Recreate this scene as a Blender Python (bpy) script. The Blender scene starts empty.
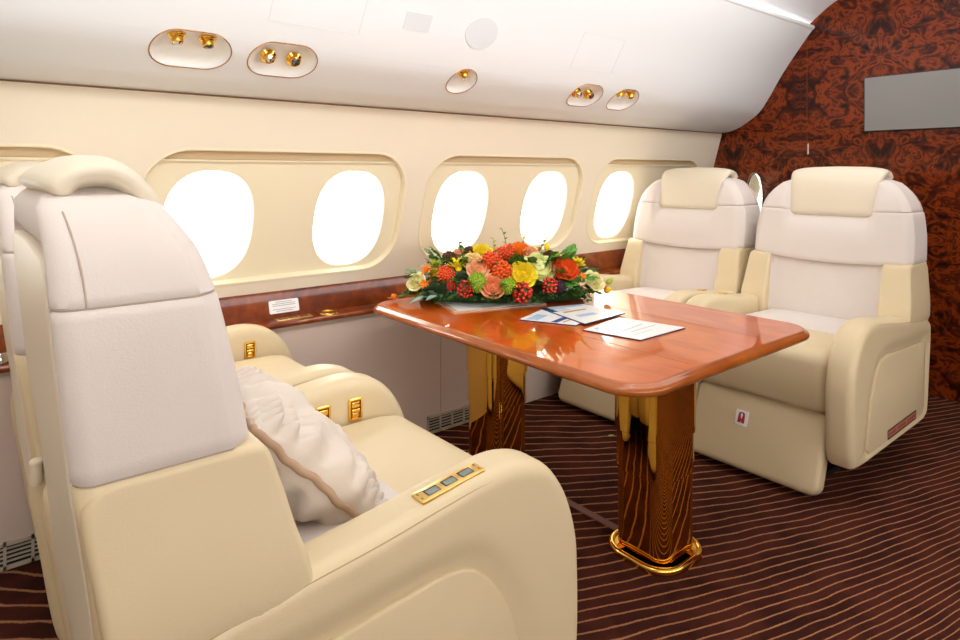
import bpy, bmesh, math, random
from mathutils import Vector, Matrix
random.seed(7)
C = bpy.context.scene.collection
R = math.radians

# ------------------------------------------------------------------ materials
def lin(h):
    c = [int(h[i:i+2], 16)/255 for i in (0, 2, 4)]
    return tuple((v/12.92 if v <= .04045 else ((v+.055)/1.055)**2.4) for v in c) + (1,)

def mat(name, hexc, rough=.5, metal=0, noise=0, nscale=20, bump=0, bscale=200, coat=0, sheen=0, spec=.5, sub=0):
    m = bpy.data.materials.new(name); m.use_nodes = True
    nt = m.node_tree; b = nt.nodes['Principled BSDF']
    col = lin(hexc)
    b.inputs['Base Color'].default_value = col
    b.inputs['Roughness'].default_value = rough
    b.inputs['Metallic'].default_value = metal
    b.inputs['Coat Weight'].default_value = coat
    b.inputs['Coat Roughness'].default_value = .03
    b.inputs['Sheen Weight'].default_value = sheen
    b.inputs['Specular IOR Level'].default_value = spec
    if sub:
        b.inputs['Subsurface Weight'].default_value = sub
        b.inputs['Subsurface Radius'].default_value = (.01, .006, .004)
    tc = nt.nodes.new('ShaderNodeTexCoord')
    if noise:
        n = nt.nodes.new('ShaderNodeTexNoise'); n.inputs['Scale'].default_value = nscale
        n.inputs['Detail'].default_value = 4
        nt.links.new(tc.outputs['Object'], n.inputs['Vector'])
        r = nt.nodes.new('ShaderNodeMix'); r.data_type = 'RGBA'
        r.inputs[6].default_value = tuple(max(0, c*(1-noise)) for c in col[:3]) + (1,)
        r.inputs[7].default_value = tuple(min(1, c*(1+noise)) for c in col[:3]) + (1,)
        nt.links.new(n.outputs['Fac'], r.inputs[0]); nt.links.new(r.outputs[2], b.inputs['Base Color'])
    if bump:
        n = nt.nodes.new('ShaderNodeTexNoise'); n.inputs['Scale'].default_value = bscale
        n.inputs['Detail'].default_value = 3
        nt.links.new(tc.outputs['Object'], n.inputs['Vector'])
        bp = nt.nodes.new('ShaderNodeBump'); bp.inputs['Strength'].default_value = bump
        bp.inputs['Distance'].default_value = .002
        nt.links.new(n.outputs['Fac'], bp.inputs['Height']); nt.links.new(bp.outputs['Normal'], b.inputs['Normal'])
    return m

def wood(name, stops, scale=6, dist=2.5, rough=.07, mirror=None, coatw=.6, zs=1.0, fine=.35, plane='yz'):
    """burl veneer: distorted noise through a colour ramp, book-matched about a mirror line"""
    m = bpy.data.materials.new(name); m.use_nodes = True
    nt = m.node_tree; N = nt.nodes.new; Lk = nt.links.new; b = nt.nodes['Principled BSDF']
    tc = N('ShaderNodeTexCoord'); sep = N('ShaderNodeSeparateXYZ'); Lk(tc.outputs['Object'], sep.inputs[0])
    comb = N('ShaderNodeCombineXYZ')
    axis = {'yz': ('Y', 'Z'), 'xy': ('X', 'Y'), 'xz': ('X', 'Z')}[plane]
    if mirror:
        pp = N('ShaderNodeMath'); pp.operation = 'PINGPONG'; pp.inputs[1].default_value = mirror
        Lk(sep.outputs[axis[0]], pp.inputs[0]); Lk(pp.outputs[0], comb.inputs[0])
        qq = N('ShaderNodeMath'); qq.operation = 'PINGPONG'; qq.inputs[1].default_value = mirror*1.9
        Lk(sep.outputs[axis[1]], qq.inputs[0]); Lk(qq.outputs[0], comb.inputs[1])
    else:
        Lk(sep.outputs[axis[0]], comb.inputs[0])
        sc = N('ShaderNodeMath'); sc.operation = 'MULTIPLY'; sc.inputs[1].default_value = zs
        Lk(sep.outputs[axis[1]], sc.inputs[0]); Lk(sc.outputs[0], comb.inputs[1])
    n1 = N('ShaderNodeTexNoise'); n1.inputs['Scale'].default_value = scale; n1.inputs['Detail'].default_value = 3
    n1.inputs['Distortion'].default_value = dist; Lk(comb.outputs[0], n1.inputs['Vector'])
    n2 = N('ShaderNodeTexNoise'); n2.inputs['Scale'].default_value = scale*3.2; n2.inputs['Detail'].default_value = 5
    n2.inputs['Distortion'].default_value = dist*.8; Lk(comb.outputs[0], n2.inputs['Vector'])
    mx = N('ShaderNodeMix'); mx.inputs[0].default_value = fine
    Lk(n1.outputs['Fac'], mx.inputs[2]); Lk(n2.outputs['Fac'], mx.inputs[3])
    cr = N('ShaderNodeValToRGB'); el = cr.color_ramp.elements
    el[0].position = stops[0][0]; el[0].color = lin(stops[0][1])
    el[1].position = stops[-1][0]; el[1].color = lin(stops[-1][1])
    for p, h in stops[1:-1]:
        e = el.new(p); e.color = lin(h)
    Lk(mx.outputs[0], cr.inputs[0]); Lk(cr.outputs[0], b.inputs['Base Color'])
    b.inputs['Roughness'].default_value = rough + .25
    b.inputs['Coat Weight'].default_value = coatw; b.inputs['Coat Roughness'].default_value = rough
    b.inputs['Coat IOR'].default_value = 1.55; b.inputs['Specular IOR Level'].default_value = .1
    return m

def carpet_mat():
    m = bpy.data.materials.new('striped_carpet'); m.use_nodes = True
    nt = m.node_tree; N = nt.nodes.new; Lk = nt.links.new; b = nt.nodes['Principled BSDF']
    def M(op, a, bb=None, cc=None):
        n = N('ShaderNodeMath'); n.operation = op
        for i, v in enumerate((a, bb, cc)):
            if v is None: continue
            if isinstance(v, (int, float)): n.inputs[i].default_value = v
            else: Lk(v, n.inputs[i])
        return n.outputs[0]
    tc = N('ShaderNodeTexCoord'); sep = N('ShaderNodeSeparateXYZ'); Lk(tc.outputs['Object'], sep.inputs[0])
    wob = N('ShaderNodeTexNoise'); wob.inputs['Scale'].default_value = 5; wob.inputs['Detail'].default_value = 2
    Lk(tc.outputs['Object'], wob.inputs['Vector'])
    w2 = N('ShaderNodeTexNoise'); w2.inputs['Scale'].default_value = 120; w2.inputs['Detail'].default_value = 2
    Lk(tc.outputs['Object'], w2.inputs['Vector'])
    yy = M('MAXIMUM', sep.outputs['Y'], .42)
    lo = M('MULTIPLY', M('MINIMUM', M('SUBTRACT', sep.outputs['Y'], .42), 0), 2.67/.42)
    f = M('ADD', sep.outputs['X'], M('MULTIPLY', M('LOGARITHM', yy, math.e), 2.67))
    f = M('ADD', f, M('MULTIPLY', M('SUBTRACT', wob.outputs['Fac'], .5), .075))
    f = M('ADD', f, M('MULTIPLY', M('SUBTRACT', w2.outputs['Fac'], .5), .012))
    f = M('ADD', f, lo)
    fr = M('FRACT', M('DIVIDE', f, .107))
    dd = M('ABSOLUTE', M('SUBTRACT', fr, .5))
    mr = N('ShaderNodeMapRange'); mr.inputs[1].default_value = .05; mr.inputs[2].default_value = .095
    mr.inputs[3].default_value = 1; mr.inputs[4].default_value = 0; Lk(dd, mr.inputs[0])
    blot = N('ShaderNodeTexNoise'); blot.inputs['Scale'].default_value = 7; blot.inputs['Detail'].default_value = 3
    Lk(tc.outputs['Object'], blot.inputs['Vector'])
    cr = N('ShaderNodeValToRGB'); cr.color_ramp.elements[0].position = .35; cr.color_ramp.elements[1].position = .6
    cr.color_ramp.elements[0].color = lin('35160f'); cr.color_ramp.elements[1].color = lin('4e2318')
    Lk(blot.outputs['Fac'], cr.inputs[0])
    mx = N('ShaderNodeMix'); mx.data_type = 'RGBA'; mx.inputs[7].default_value = lin('b98058')
    Lk(M('MULTIPLY', mr.outputs[0], .8), mx.inputs[0]); Lk(cr.outputs[0], mx.inputs[6])
    pile = N('ShaderNodeTexNoise'); pile.inputs['Scale'].default_value = 450; Lk(tc.outputs['Object'], pile.inputs['Vector'])
    bp = N('ShaderNodeBump'); bp.inputs['Strength'].default_value = .6; bp.inputs['Distance'].default_value = .004
    Lk(pile.outputs['Fac'], bp.inputs['Height']); Lk(bp.outputs['Normal'], b.inputs['Normal'])
    Lk(mx.outputs[2], b.inputs['Base Color']); b.inputs['Roughness'].default_value = .95
    b.inputs['Specular IOR Level'].default_value = .15
    return m

M_ = {}
M_['leather'] = mat('cream_leather', 'dbc8a3', .42, noise=.03, nscale=3, bump=.12, bscale=260, spec=.4)
M_['leather_light'] = mat('pale_leather', 'e2d6c0', .45, noise=.02, nscale=3, bump=.1, bscale=260, spec=.4)
M_['suede'] = mat('blush_suede', 'dfd4cd', .85, noise=.035, nscale=6, bump=.25, bscale=320, sheen=.15, spec=.2)
M_['seam'] = mat('seam_thread', 'b99f78', .7)
M_['seam_suede'] = mat('seam_suede', 'b9a596', .8)
M_['wall'] = mat('cream_sidewall', 'f1e5cf', .55, noise=.015, nscale=2, spec=.3)
M_['bezel'] = mat('window_surround', 'f3e7c8', .45, noise=.01, nscale=2, spec=.35)
M_['reveal'] = mat('window_reveal', 'f7eed6', .5)
M_['shade'] = mat('shade_cassette', 'cdb48c', .5)
M_['white'] = mat('ceiling_white', 'eef0f2', .5, spec=.3)
M_['dish'] = mat('dish_white', 'f8f5ee', .35)
M_['grey_grille'] = mat('speaker_cloth', 'dfe3e6', .7, noise=.05, nscale=400)
M_['dado'] = mat('taupe_dado', 'd6c2b6', .7, noise=.02, nscale=4, spec=.3)
M_['gold'] = mat('polished_gold', 'f6c35a', .06, metal=1)
M_['gold_leg'] = mat('gold_plated_column', 'f0bd55', .03, metal=1)
M_['gold_satin'] = mat('satin_gold', 'e9c67a', .28, metal=1)
M_['gold_rim'] = mat('gold_rim', 'c08a45', .25, metal=1)
M_['chrome'] = mat('chrome', 'd8d8d8', .08, metal=1)
M_['mirror'] = mat('mirror_glass', 'e8e8e8', .02, metal=1)
M_['dark'] = mat('dark_metal', '2a2320', .4, metal=.5)
M_['black'] = mat('black_plastic', '15110f', .35)
M_['lens'] = mat('smoky_lens', '3a3733', .08, coat=1)
M_['lcd'] = mat('grey_display', '7b8c88', .12, coat=1)
M_['brown_trim'] = mat('bronze_trim', '8a5f3c', .4, metal=.3)
M_['grille'] = mat('air_grille_metal', 'cfc2ae', .4, metal=.2)
M_['white_paper'] = mat('white_paper', 'f2f2f2', .35, coat=.3)
M_['blue_ink'] = mat('blue_ink', '27508f', .35, coat=.3)
M_['paleblue_ink'] = mat('pale_blue_ink', 'a9c4de', .35, coat=.3)
M_['navy'] = mat('navy_card', '1d2c4a', .4)
M_['gold_ink'] = mat('ochre_ink', 'b98a3c', .4)
M_['grey_ink'] = mat('grey_ink', '9b9b9b', .6)
M_['tray_beige'] = mat('beige_card', 'c9a98c', .5)
M_['red'] = mat('red_print', 'b0262c', .5)
M_['plaque'] = mat('plaque', 'b98a72', .35, metal=.4)
M_['screen'] = mat('screen_reflection_grey', '85837f', .2, coat=.4)  # dark glass painted grey: reflection of the bright cabin put into the base colour
M_['pillow'] = mat('pillow_satin', 'd8cabc', .5, noise=.05, nscale=12, sheen=.4)
M_['pipe'] = mat('pillow_cord', 'b7977a', .6)
M_['strip'] = mat('floor_strip', '7a4534', .5)
WR = [(.26, '120603'), (.38, '2c0e05'), (.46, '561f08'), (.52, '8a380e'), (.57, '431607'), (.64, '6e2b0c'), (.74, 'a85218')]
M_['burl'] = wood('burl_bulkhead', WR, scale=3.0, dist=3.2, rough=.07, mirror=.46, coatw=.3, fine=.55)
M_['burl_trim'] = wood('burl_ledge', [(.3, '451804'), (.5, '7c340a'), (.7, 'a05214')], scale=5, dist=1.2, rough=.06, plane='xz', coatw=.4)
M_['table'] = wood('table_veneer', [(.28, '9c3804'), (.45, 'd05c0a'), (.55, 'b84a06'), (.72, 'e47c20')], scale=2.6, dist=1.6, rough=.03, plane='xy', zs=.35, coatw=1.0, fine=.3)
M_['table_edge'] = wood('table_edge_veneer', [(.3, '8c4212'), (.7, 'b8662a')], scale=3, dist=1, rough=.05, plane='xy', coatw=1.0)
M_['carpet'] = carpet_mat()
M_['glass'] = None
g = bpy.data.materials.new('window_glass'); g.use_nodes = True
gb = g.node_tree.nodes['Principled BSDF']; gb.inputs['Base Color'].default_value = (1, 1, 1, 1)
gb.inputs['Transmission Weight'].default_value = 1; gb.inputs['Roughness'].default_value = 0; gb.inputs['IOR'].default_value = 1.05
gb.inputs['Specular IOR Level'].default_value = .1
M_['glass'] = g
for k, h in dict(f_cream='f2ecb0', f_yellow='f6dc2e', f_orange='f58a22', f_peach='f6b98a', f_coral='f7a274', f_red='ea6428', f_green='dfe39a', f_pcream='f3d492').items():
    M_[k] = mat(k, h, .6, noise=.12, nscale=25, sub=.15, spec=.3)
M_['f_berry'] = mat('f_berry', 'cc2414', .25, coat=.3)
M_['f_berryo'] = mat('f_berryo', 'e4521e', .4)
M_['f_pom'] = mat('f_pom', '8fb02a', .7)
M_['f_brown'] = mat('f_brown', '5f3a24', .8)
M_['f_dark'] = mat('f_dark', '3a1f2a', .6)
M_['leaf'] = mat('leaf_green', '4f8a2a', .45, noise=.35, nscale=30)
M_['leaf_dark'] = mat('leaf_dark', '346321', .45, noise=.3, nscale=30)
M_['leaf_silver'] = mat('leaf_silver', '8aa59a', .5, noise=.15, nscale=30)
M_['leaf_lime'] = mat('leaf_lime', 'a8b53a', .5, noise=.2, nscale=30)
M_['foam'] = mat('moss_foam', '26401c', .95, noise=.5, nscale=60, bump=1, bscale=90)

# ------------------------------------------------------------------ object helpers
def tag(o, label=None, cat=None, group=None, kind=None):
    if label: o['label'] = label
    if cat: o['category'] = cat
    if group: o['group'] = group
    if kind: o['kind'] = kind
    return o

def empty(name, loc=(0, 0, 0), rz=0):
    o = bpy.data.objects.new(name, None); C.objects.link(o); o.location = loc; o.rotation_euler = (0, 0, rz)
    o.empty_display_size = .05
    return o

def mesh_obj(name, verts, faces, m, parent=None, smooth=35, fm=None):
    me = bpy.data.meshes.new(name); me.from_pydata([tuple(v) for v in verts], [], faces)
    ms = m if isinstance(m, (list, tuple)) else [m]
    for x in ms: me.materials.append(x)
    if fm:
        for p, i in zip(me.polygons, fm): p.material_index = i
    bm = bmesh.new(); bm.from_mesh(me); bmesh.ops.recalc_face_normals(bm, faces=bm.faces); bm.to_mesh(me); bm.free()
    if smooth:
        for p in me.polygons: p.use_smooth = True
        if smooth < 180: me.set_sharp_from_angle(angle=R(smooth))
    o = bpy.data.objects.new(name, me); C.objects.link(o)
    if parent: o.parent = parent
    return o

class MB:
    def __init__(s): s.v = []; s.f = []; s.m = []
    def add(s, verts, faces, mi=0, mx=None):
        b = len(s.v)
        s.v += [(mx @ Vector(v)) if mx else Vector(v) for v in verts]
        s.f += [tuple(i+b for i in f) for f in faces]; s.m += [mi]*len(faces)
    def box(s, x0, x1, y0, y1, z0, z1, mi=0, mx=None):
        v = [(x, y, z) for x in (x0, x1) for y in (y0, y1) for z in (z0, z1)]
        s.add(v, [(0, 1, 3, 2), (4, 6, 7, 5), (0, 4, 5, 1), (2, 3, 7, 6), (0, 2, 6, 4), (1, 5, 7, 3)], mi, mx)
    def build(s, name, m, parent=None, smooth=35): return mesh_obj(name, s.v, s.f, m, parent, smooth, s.m)

def catmull(pts, n=8, closed=True):
    out = []; N = len(pts); D = len(pts[0])
    rng = range(N) if closed else range(N-1)
    for i in rng:
        if closed: p = [pts[(i+k-1) % N] for k in range(4)]
        else: p = [pts[max(0, min(N-1, i+k-1))] for k in range(4)]
        for j in range(n):
            t = j/n
            out.append(tuple(.5*(2*p[1][k] + (p[2][k]-p[0][k])*t + (2*p[0][k]-5*p[1][k]+4*p[2][k]-p[3][k])*t*t
                        + (3*p[1][k]-p[0][k]-3*p[2][k]+p[3][k])*t**3) for k in range(D)))
    if not closed: out.append(tuple(pts[-1]))
    return out

def rrect(w, h, r, n=8, cx=0, cy=0):
    pts = []
    for sx, sy, a0 in ((1, 1, 0), (-1, 1, 90), (-1, -1, 180), (1, -1, 270)):
        for k in range(n+1):
            a = R(a0+90*k/n); pts.append((cx+sx*(w/2-r)+r*math.cos(a), cy+sy*(h/2-r)+r*math.sin(a)))
    return pts

def densify(pts, d):
    out = []
    for i, p in enumerate(pts):
        q = pts[(i+1) % len(pts)]; L = math.dist(p, q); n = max(1, int(L/d))
        for k in range(n): out.append((p[0]+(q[0]-p[0])*k/n, p[1]+(q[1]-p[1])*k/n))
    return out

def ring_inset(pts, d):
    N = len(pts); out = []
    area = sum(pts[i][0]*pts[(i+1) % N][1]-pts[(i+1) % N][0]*pts[i][1] for i in range(N))
    s = 1 if area > 0 else -1
    for i in range(N):
        a, b = pts[i-1], pts[(i+1) % N]
        tx, ty = b[0]-a[0], b[1]-a[1]; L = math.hypot(tx, ty) or 1
        out.append((pts[i][0]-s*ty/L*d, pts[i][1]+s*tx/L*d))
    return out

def puff(pts, h, r, fn, n=5, dome=0, caps=6, capfn=None, r2=None, dome2=None):
    """rounded slab: outline pts, thickness h (c from -h/2 to h/2), rounded rims; fn maps (a,b,c) to space"""
    rb = r2 if r2 is not None else r; db = dome2 if dome2 is not None else dome
    rings = []
    def capring(base, s, top):
        cx = sum(p[0] for p in base)/len(base); cy = sum(p[1] for p in base)/len(base)
        dm = dome if top else db
        out = []
        for p in base:
            a, b = cx+(p[0]-cx)*s, cy+(p[1]-cy)*s
            c = h/2+dm*(1-s*s)
            if capfn and top: c += capfn(a, b)
            out.append((a, b, c if top else -c))
        return out
    bot = ring_inset(pts, rb); topb = ring_inset(pts, r)
    for k in range(1, caps+1): rings.append(capring(bot, k/caps if k < caps else 1, False))
    for k in range(1, n+1):
        t = R(90*k/n); q = ring_inset(pts, rb*(1-math.sin(t))); rings.append([(a, b, -h/2+rb*(1-math.cos(t))) for a, b in q])
    for k in range(n, 0, -1):
        t = R(90*k/n); q = ring_inset(pts, r*(1-math.sin(t))); rings.append([(a, b, h/2-r*(1-math.cos(t))) for a, b in q])
    for k in range(caps, 0, -1): rings.append(capring(topb, k/caps, True))
    N = len(pts); V = [fn(*p) for rg in rings for p in rg]; F = []
    for i in range(len(rings)-1):
        for j in range(N):
            k = (j+1) % N; F.append((i*N+j, i*N+k, (i+1)*N+k, (i+1)*N+j))
    for i, top in ((0, False), (len(rings)-1, True)):
        rg = rings[i]; c = (sum(p[0] for p in rg)/N, sum(p[1] for p in rg)/N, 0)
        cz = h/2+dome+(capfn(c[0], c[1]) if capfn else 0) if top else -(h/2+db)
        V.append(fn(c[0], c[1], cz)); ci = len(V)-1
        for j in range(N): F.append((i*N+j, i*N+(j+1) % N, ci))
    return V, F

def loft(rings, cap=True):
    N = len(rings[0]); V = [p for r in rings for p in r]; F = []
    for i in range(len(rings)-1):
        for j in range(N):
            k = (j+1) % N; F.append((i*N+j, i*N+k, (i+1)*N+k, (i+1)*N+j))
    if cap:
        for i in (0, len(rings)-1):
            c = [sum(p[a] for p in rings[i])/N for a in range(3)]; V.append(tuple(c)); ci = len(V)-1
            for j in range(N): F.append((i*N+j, i*N+(j+1) % N, ci))
    return V, F

def tube(path, r, n=8, closed=False):
    rings = []; P = [Vector(p) for p in path]; up = None
    for i, p in enumerate(P):
        a = P[i-1] if (i > 0 or closed) else p
        b = P[(i+1) % len(P)] if (i < len(P)-1 or closed) else p
        t = (b-a).normalized()
        if up is None: up = t.orthogonal().normalized()
        up = (up - t*up.dot(t)).normalized(); s = t.cross(up)
        rr = r[i] if isinstance(r, (list, tuple)) else r
        rings.append([p+up*rr*math.cos(2*math.pi*k/n)+s*rr*math.sin(2*math.pi*k/n) for k in range(n)])
    if closed:
        V = [v for rg in rings for v in rg]; F = []; m = len(rings)
        for i in range(m):
            for j in range(n):
                k = (j+1) % n; i2 = (i+1) % m; F.append((i*n+j, i*n+k, i2*n+k, i2*n+j))
        return V, F
    return loft(rings)

def lathe(prof, n=24, mx=None):
    rings = [[(r*math.cos(2*math.pi*k/n), r*math.sin(2*math.pi*k/n), z) for k in range(n)] for r, z in prof]
    V, F = loft(rings)
    if mx: V = [mx @ Vector(v) for v in V]
    return V, F

def prism(pts, c0, c1, fn):
    N = len(pts); V = [fn(a, b, c0) for a, b in pts]+[fn(a, b, c1) for a, b in pts]
    F = [tuple(range(N)), tuple(range(2*N-1, N-1, -1))]+[(i, (i+1) % N, N+(i+1) % N, N+i) for i in range(N)]
    return V, F

def cut(o, cutters, smooth=30):
    """boolean holes, baked into the mesh"""
    for c in cutters:
        md = o.modifiers.new('b', 'BOOLEAN'); md.operation = 'DIFFERENCE'; md.solver = 'EXACT'; md.object = c
    dg = bpy.context.evaluated_depsgraph_get(); dg.update()
    me = bpy.data.meshes.new_from_object(o.evaluated_get(dg))
    o.modifiers.clear(); o.data = me
    for c in cutters: bpy.data.objects.remove(c)
    for p in me.polygons: p.use_smooth = True
    me.set_sharp_from_angle(angle=R(smooth))
    return o

# ------------------------------------------------------------------ setting
XA, XB = -1.6, 4.2                       # rear end and front bulkhead
YM = .75                                 # cabin centre line
def mir(y): return 2*YM-y

b = MB(); b.box(XA, XB+.1, -1.05, 2.55, -.06, 0); tag(b.build('floor', M_['carpet']), kind='structure')
# sidewall plane: u = along the cabin, v = up the leaning panel, c = into the cabin
W0 = Vector((0, 2.60, .75)); WV = Vector((0, 2.385-2.60, 1.53-.75)); WL = WV.length; WV.normalize()
WN = Vector((0, -WV.z, WV.y)); WN = -WN if WN.y > 0 else WN
def wf(u, v, c): return W0+Vector((1, 0, 0))*u+WV*v+WN*c
def wm(u, v, c):
    p = wf(u, v, c); return Vector((p.x, mir(p.y), p.z))
GC = [-1.41+.0, -.185, 1.04, 2.265, 3.49]; HWB = .555; PV = .325
for side, fn in (('window_side', wf), ('aisle_side', wm)):
    V, F = prism([(XA, -.005), (XB, -.005), (XB, WL), (XA, WL)], -.03, 0, fn)
    o = mesh_obj('wall_left' if side == 'window_side' else 'wall_right', V, F, M_['wall'])
    cs = []
    for gc in GC:
        pts = rrect(2*HWB if gc > -1.3 else .7, .555, .17, 10, gc if gc > -1.3 else gc+.2, .332)
        if gc < -1.3: continue
        V, F = prism(pts, -.1, .1, fn); cs.append(mesh_obj('cutter', V, F, M_['wall']))
    cut(o, cs); tag(o, kind='structure')

def oval(cu, cv, w, h, n=48, e=2.5):
    pts = []
    for k in range(n):
        a = 2*math.pi*k/n; c, s = math.cos(a), math.sin(a)
        pts.append((cu+w/2*math.copysign(abs(c)**(2/e), c), cv+h/2*math.copysign(abs(s)**(2/e), s)))
    return pts
wn = 0
for side, fn in (('w', wf), ('a', wm)):
    for gc in GC[1:]:
        wn += 1
        out = rrect(2*HWB, .555, .17, 10, gc, .332)
        inn = ring_inset(out, .008)
        # surround tray with a rolled lip
        V, F = prism(ring_inset(out, -.012), -.075, -.022, fn)
        tray = mesh_obj('window_%d' % wn, V, F, M_['bezel'])
        cs = []
        for du in (-.3, .3):
            V, F = prism(oval(gc+du, .30, .345, .445), -.12, .05, fn); cs.append(mesh_obj('cutter', V, F, M_['bezel']))
        cut(tray, cs); tag(tray, kind='structure')
        rings = []
        for d, c in ((-.004, .0015), (.0, .003), (.006, .002), (.010, -.004), (.012, -.012), (.014, -.0225)):
            rings.append([fn(a, bb, c) for a, bb in ring_inset(out, d)])
        V, F = loft(rings, cap=False); lip = mesh_obj('lip', V, F, M_['bezel'], tray)
        # shade cassette at the top of the recess
        sp = [(a, bb) for a, bb in ring_inset(out, .013) if bb > .565]
        V, F = prism(sp, -.022, -.016, fn); mesh_obj('shade_cassette', V, F, M_['shade'], tray)
        V, F = prism([(gc-HWB+.05, .558), (gc+HWB-.05, .558), (gc+HWB-.05, .565), (gc-HWB+.05, .565)], -.022, -.012, fn)
        mesh_obj('shade_pull', V, F, M_['bezel'], tray)
        for du in (-.3, .3):
            rings = []
            for k, (w, h, c) in enumerate(((.345, .445, -.022), (.338, .438, -.024), (.325, .425, -.05), (.305, .405, -.09), (.285, .385, -.13), (.275, .375, -.16))):
                rings.append([fn(a, bb, c) for a, bb in oval(gc+du, .30, w, h)])
            V, F = loft(rings, cap=False); mesh_obj('reveal', V, F, M_['reveal'], tray)
            V, F = prism(oval(gc+du, .30, .28, .38), -.158, -.154, fn); mesh_obj('pane', V, F, M_['glass'], tray)

# ceiling side panels (curved) with the recessed reading lights cut in
PROF = [(2.392, 1.532), (2.33, 1.538), (2.27, 1.557), (2.216, 1.585), (2.118, 1.655), (2.047, 1.751), (1.956, 1.901), (1.845, 2.056), (1.758, 2.17)]
prof = catmull(PROF, 6, False)
def prof_panel(name, pts, m, flip, thick=.02, x0=XA, x1=XB):
    back = []
    for i, p in enumerate(pts):
        a, c = pts[max(0, i-1)], pts[min(len(pts)-1, i+1)]
        tx, tz = c[0]-a[0], c[1]-a[1]; L = math.hypot(tx, tz); back.append((p[0]+tz/L*thick, p[1]-tx/L*thick))
    loop = pts+back[::-1]
    V, F = prism(loop, x0, x1, lambda a, c, x: Vector((x, mir(a) if flip else a, c)))
    return mesh_obj(name, V, F, m, None, 25)
pl = prof_panel('ceiling_side_left', prof, M_['white'], False)
LN = Vector((0, -.656, -.755)); LT = Vector((0, -.755, .656)); LC = Vector((0, 2.146, 1.642))
def lf(u0):
    def f(u, v, c): return Vector((u0, 0, 0))+LC+Vector((1, 0, 0))*u+LT*v+LN*c
    return f
def stadium(w, h, n=14):
    r = h/2
    return [(w/2-r+r*math.cos(R(-90+180*k/n)), r*math.sin(R(-90+180*k/n))) for k in range(n+1)] + \
           [(-(w/2-r)+r*math.cos(R(90+180*k/n)), r*math.sin(R(90+180*k/n))) for k in range(n+1)]
LIGHTS = [(.57, .245, 'down'), (.872, .245, 'out'), (1.66, .145, 'down'), (2.455, .225, 'out'), (2.76, .215, 'down')]
cs = []
for u0, w, k in LIGHTS:
    V, F = prism(ring_inset(stadium(w, .152 if w > .2 else .142), .004), -.2, .1, lf(u0)); cs.append(mesh_obj('cutter', V, F, M_['white']))
cut(pl, cs, 25); pl.name = 'ceiling_side_window'; tag(pl, kind='structure')
pr_ = prof_panel('ceiling_side_aisle', prof, M_['white'], True); tag(pr_, kind='structure')
TOP = [(1.80, 2.185), (1.765, 2.215), (1.728, 2.245), (1.617, 2.319), (1.4, 2.40), (1.1, 2.45), (.75, 2.465)]
tp = catmull(TOP, 5, False); tp = tp+[(mir(a), c) for a, c in tp[::-1][1:]]
tag(prof_panel('ceiling', tp, M_['white'], False), kind='structure')
for i, fl in enumerate((False, True)):
    V, F = tube([(XA, mir(1.765) if fl else 1.765, 2.175), (XB, mir(1.765) if fl else 1.765, 2.175)], .014, 10)
    tag(mesh_obj('trim_%d' % (i+1), V, F, M_['white']), kind='structure')
    bb = MB(); ys = sorted((mir(2.382) if fl else 2.382, mir(2.40) if fl else 2.40))
    bb.box(XA, XB, ys[0], ys[1], 1.526, 1.531); tag(bb.build('trim_%d' % (i+3), M_['brown_trim']), kind='structure')
# dado, ledge and veneered strip
for i, fl in enumerate((False, True)):
    f = (lambda a, c, x: Vector((x, mir(a), c))) if fl else (lambda a, c, x: Vector((x, a, c)))
    V, F = prism([(2.488, 0), (2.488, .64), (2.53, .64), (2.53, 0)], XA, XB, f)
    tag(mesh_obj('wall_lower_left' if not fl else 'wall_lower_right', V, F, M_['dado']), kind='structure')
    V, F = prism([(2.554, .640), (2.587, .742), (2.592, .749), (2.604, .752), (2.64, .752), (2.64, .64)], XA, XB, f)
    tag(mesh_obj('trim_%d' % (i+5), V, F, M_['burl_trim'], None, 30), kind='structure')
    nose = [(2.60, .646), (2.475, .646), (2.465, .644), (2.458, .638), (2.458, .632), (2.464, .626), (2.475, .624), (2.60, .624)]
    V, F = prism(nose, XA, XB, f)
    tag(mesh_obj('trim_%d' % (i+7), V, F, M_['burl_trim'], None, 40), kind='structure')
for i, x in enumerate((-.75, .45, 1.80, 2.9)):
    bb = MB(); bb.box(x-.0015, x+.0015, 2.4865, 2.489, .09, .624); tag(bb.build('trim_%d' % (i+20), M_['seam_suede']), kind='structure')
# front bulkhead and the rear end of the cabin
def endwall(name, x0, x1, m):
    pts = [(-1.15, 0), (2.65, 0), (2.65, 1.6)]+[(2.2, 2.1), (1.7, 2.5), (-.2, 2.5), (-.7, 2.1), (-1.15, 1.6)]
    V, F = prism(pts, x0, x1, lambda a, c, x: Vector((x, a, c))); return tag(mesh_obj(name, V, F, m), kind='structure')
endwall('wall_front', XB, XB+.05, M_['burl']); endwall('wall_back', XA-.05, XA, M_['wall'])
bb = MB(); bb.box(XB-.0015, XB+.001, 1.7985, 1.8005, 0, 2.2); bb.box(XB-.0015, XB+.001, -1, 2.36, 1.519, 1.521)
tag(bb.build('trim_9', M_['burl_trim']), kind='structure')

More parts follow.
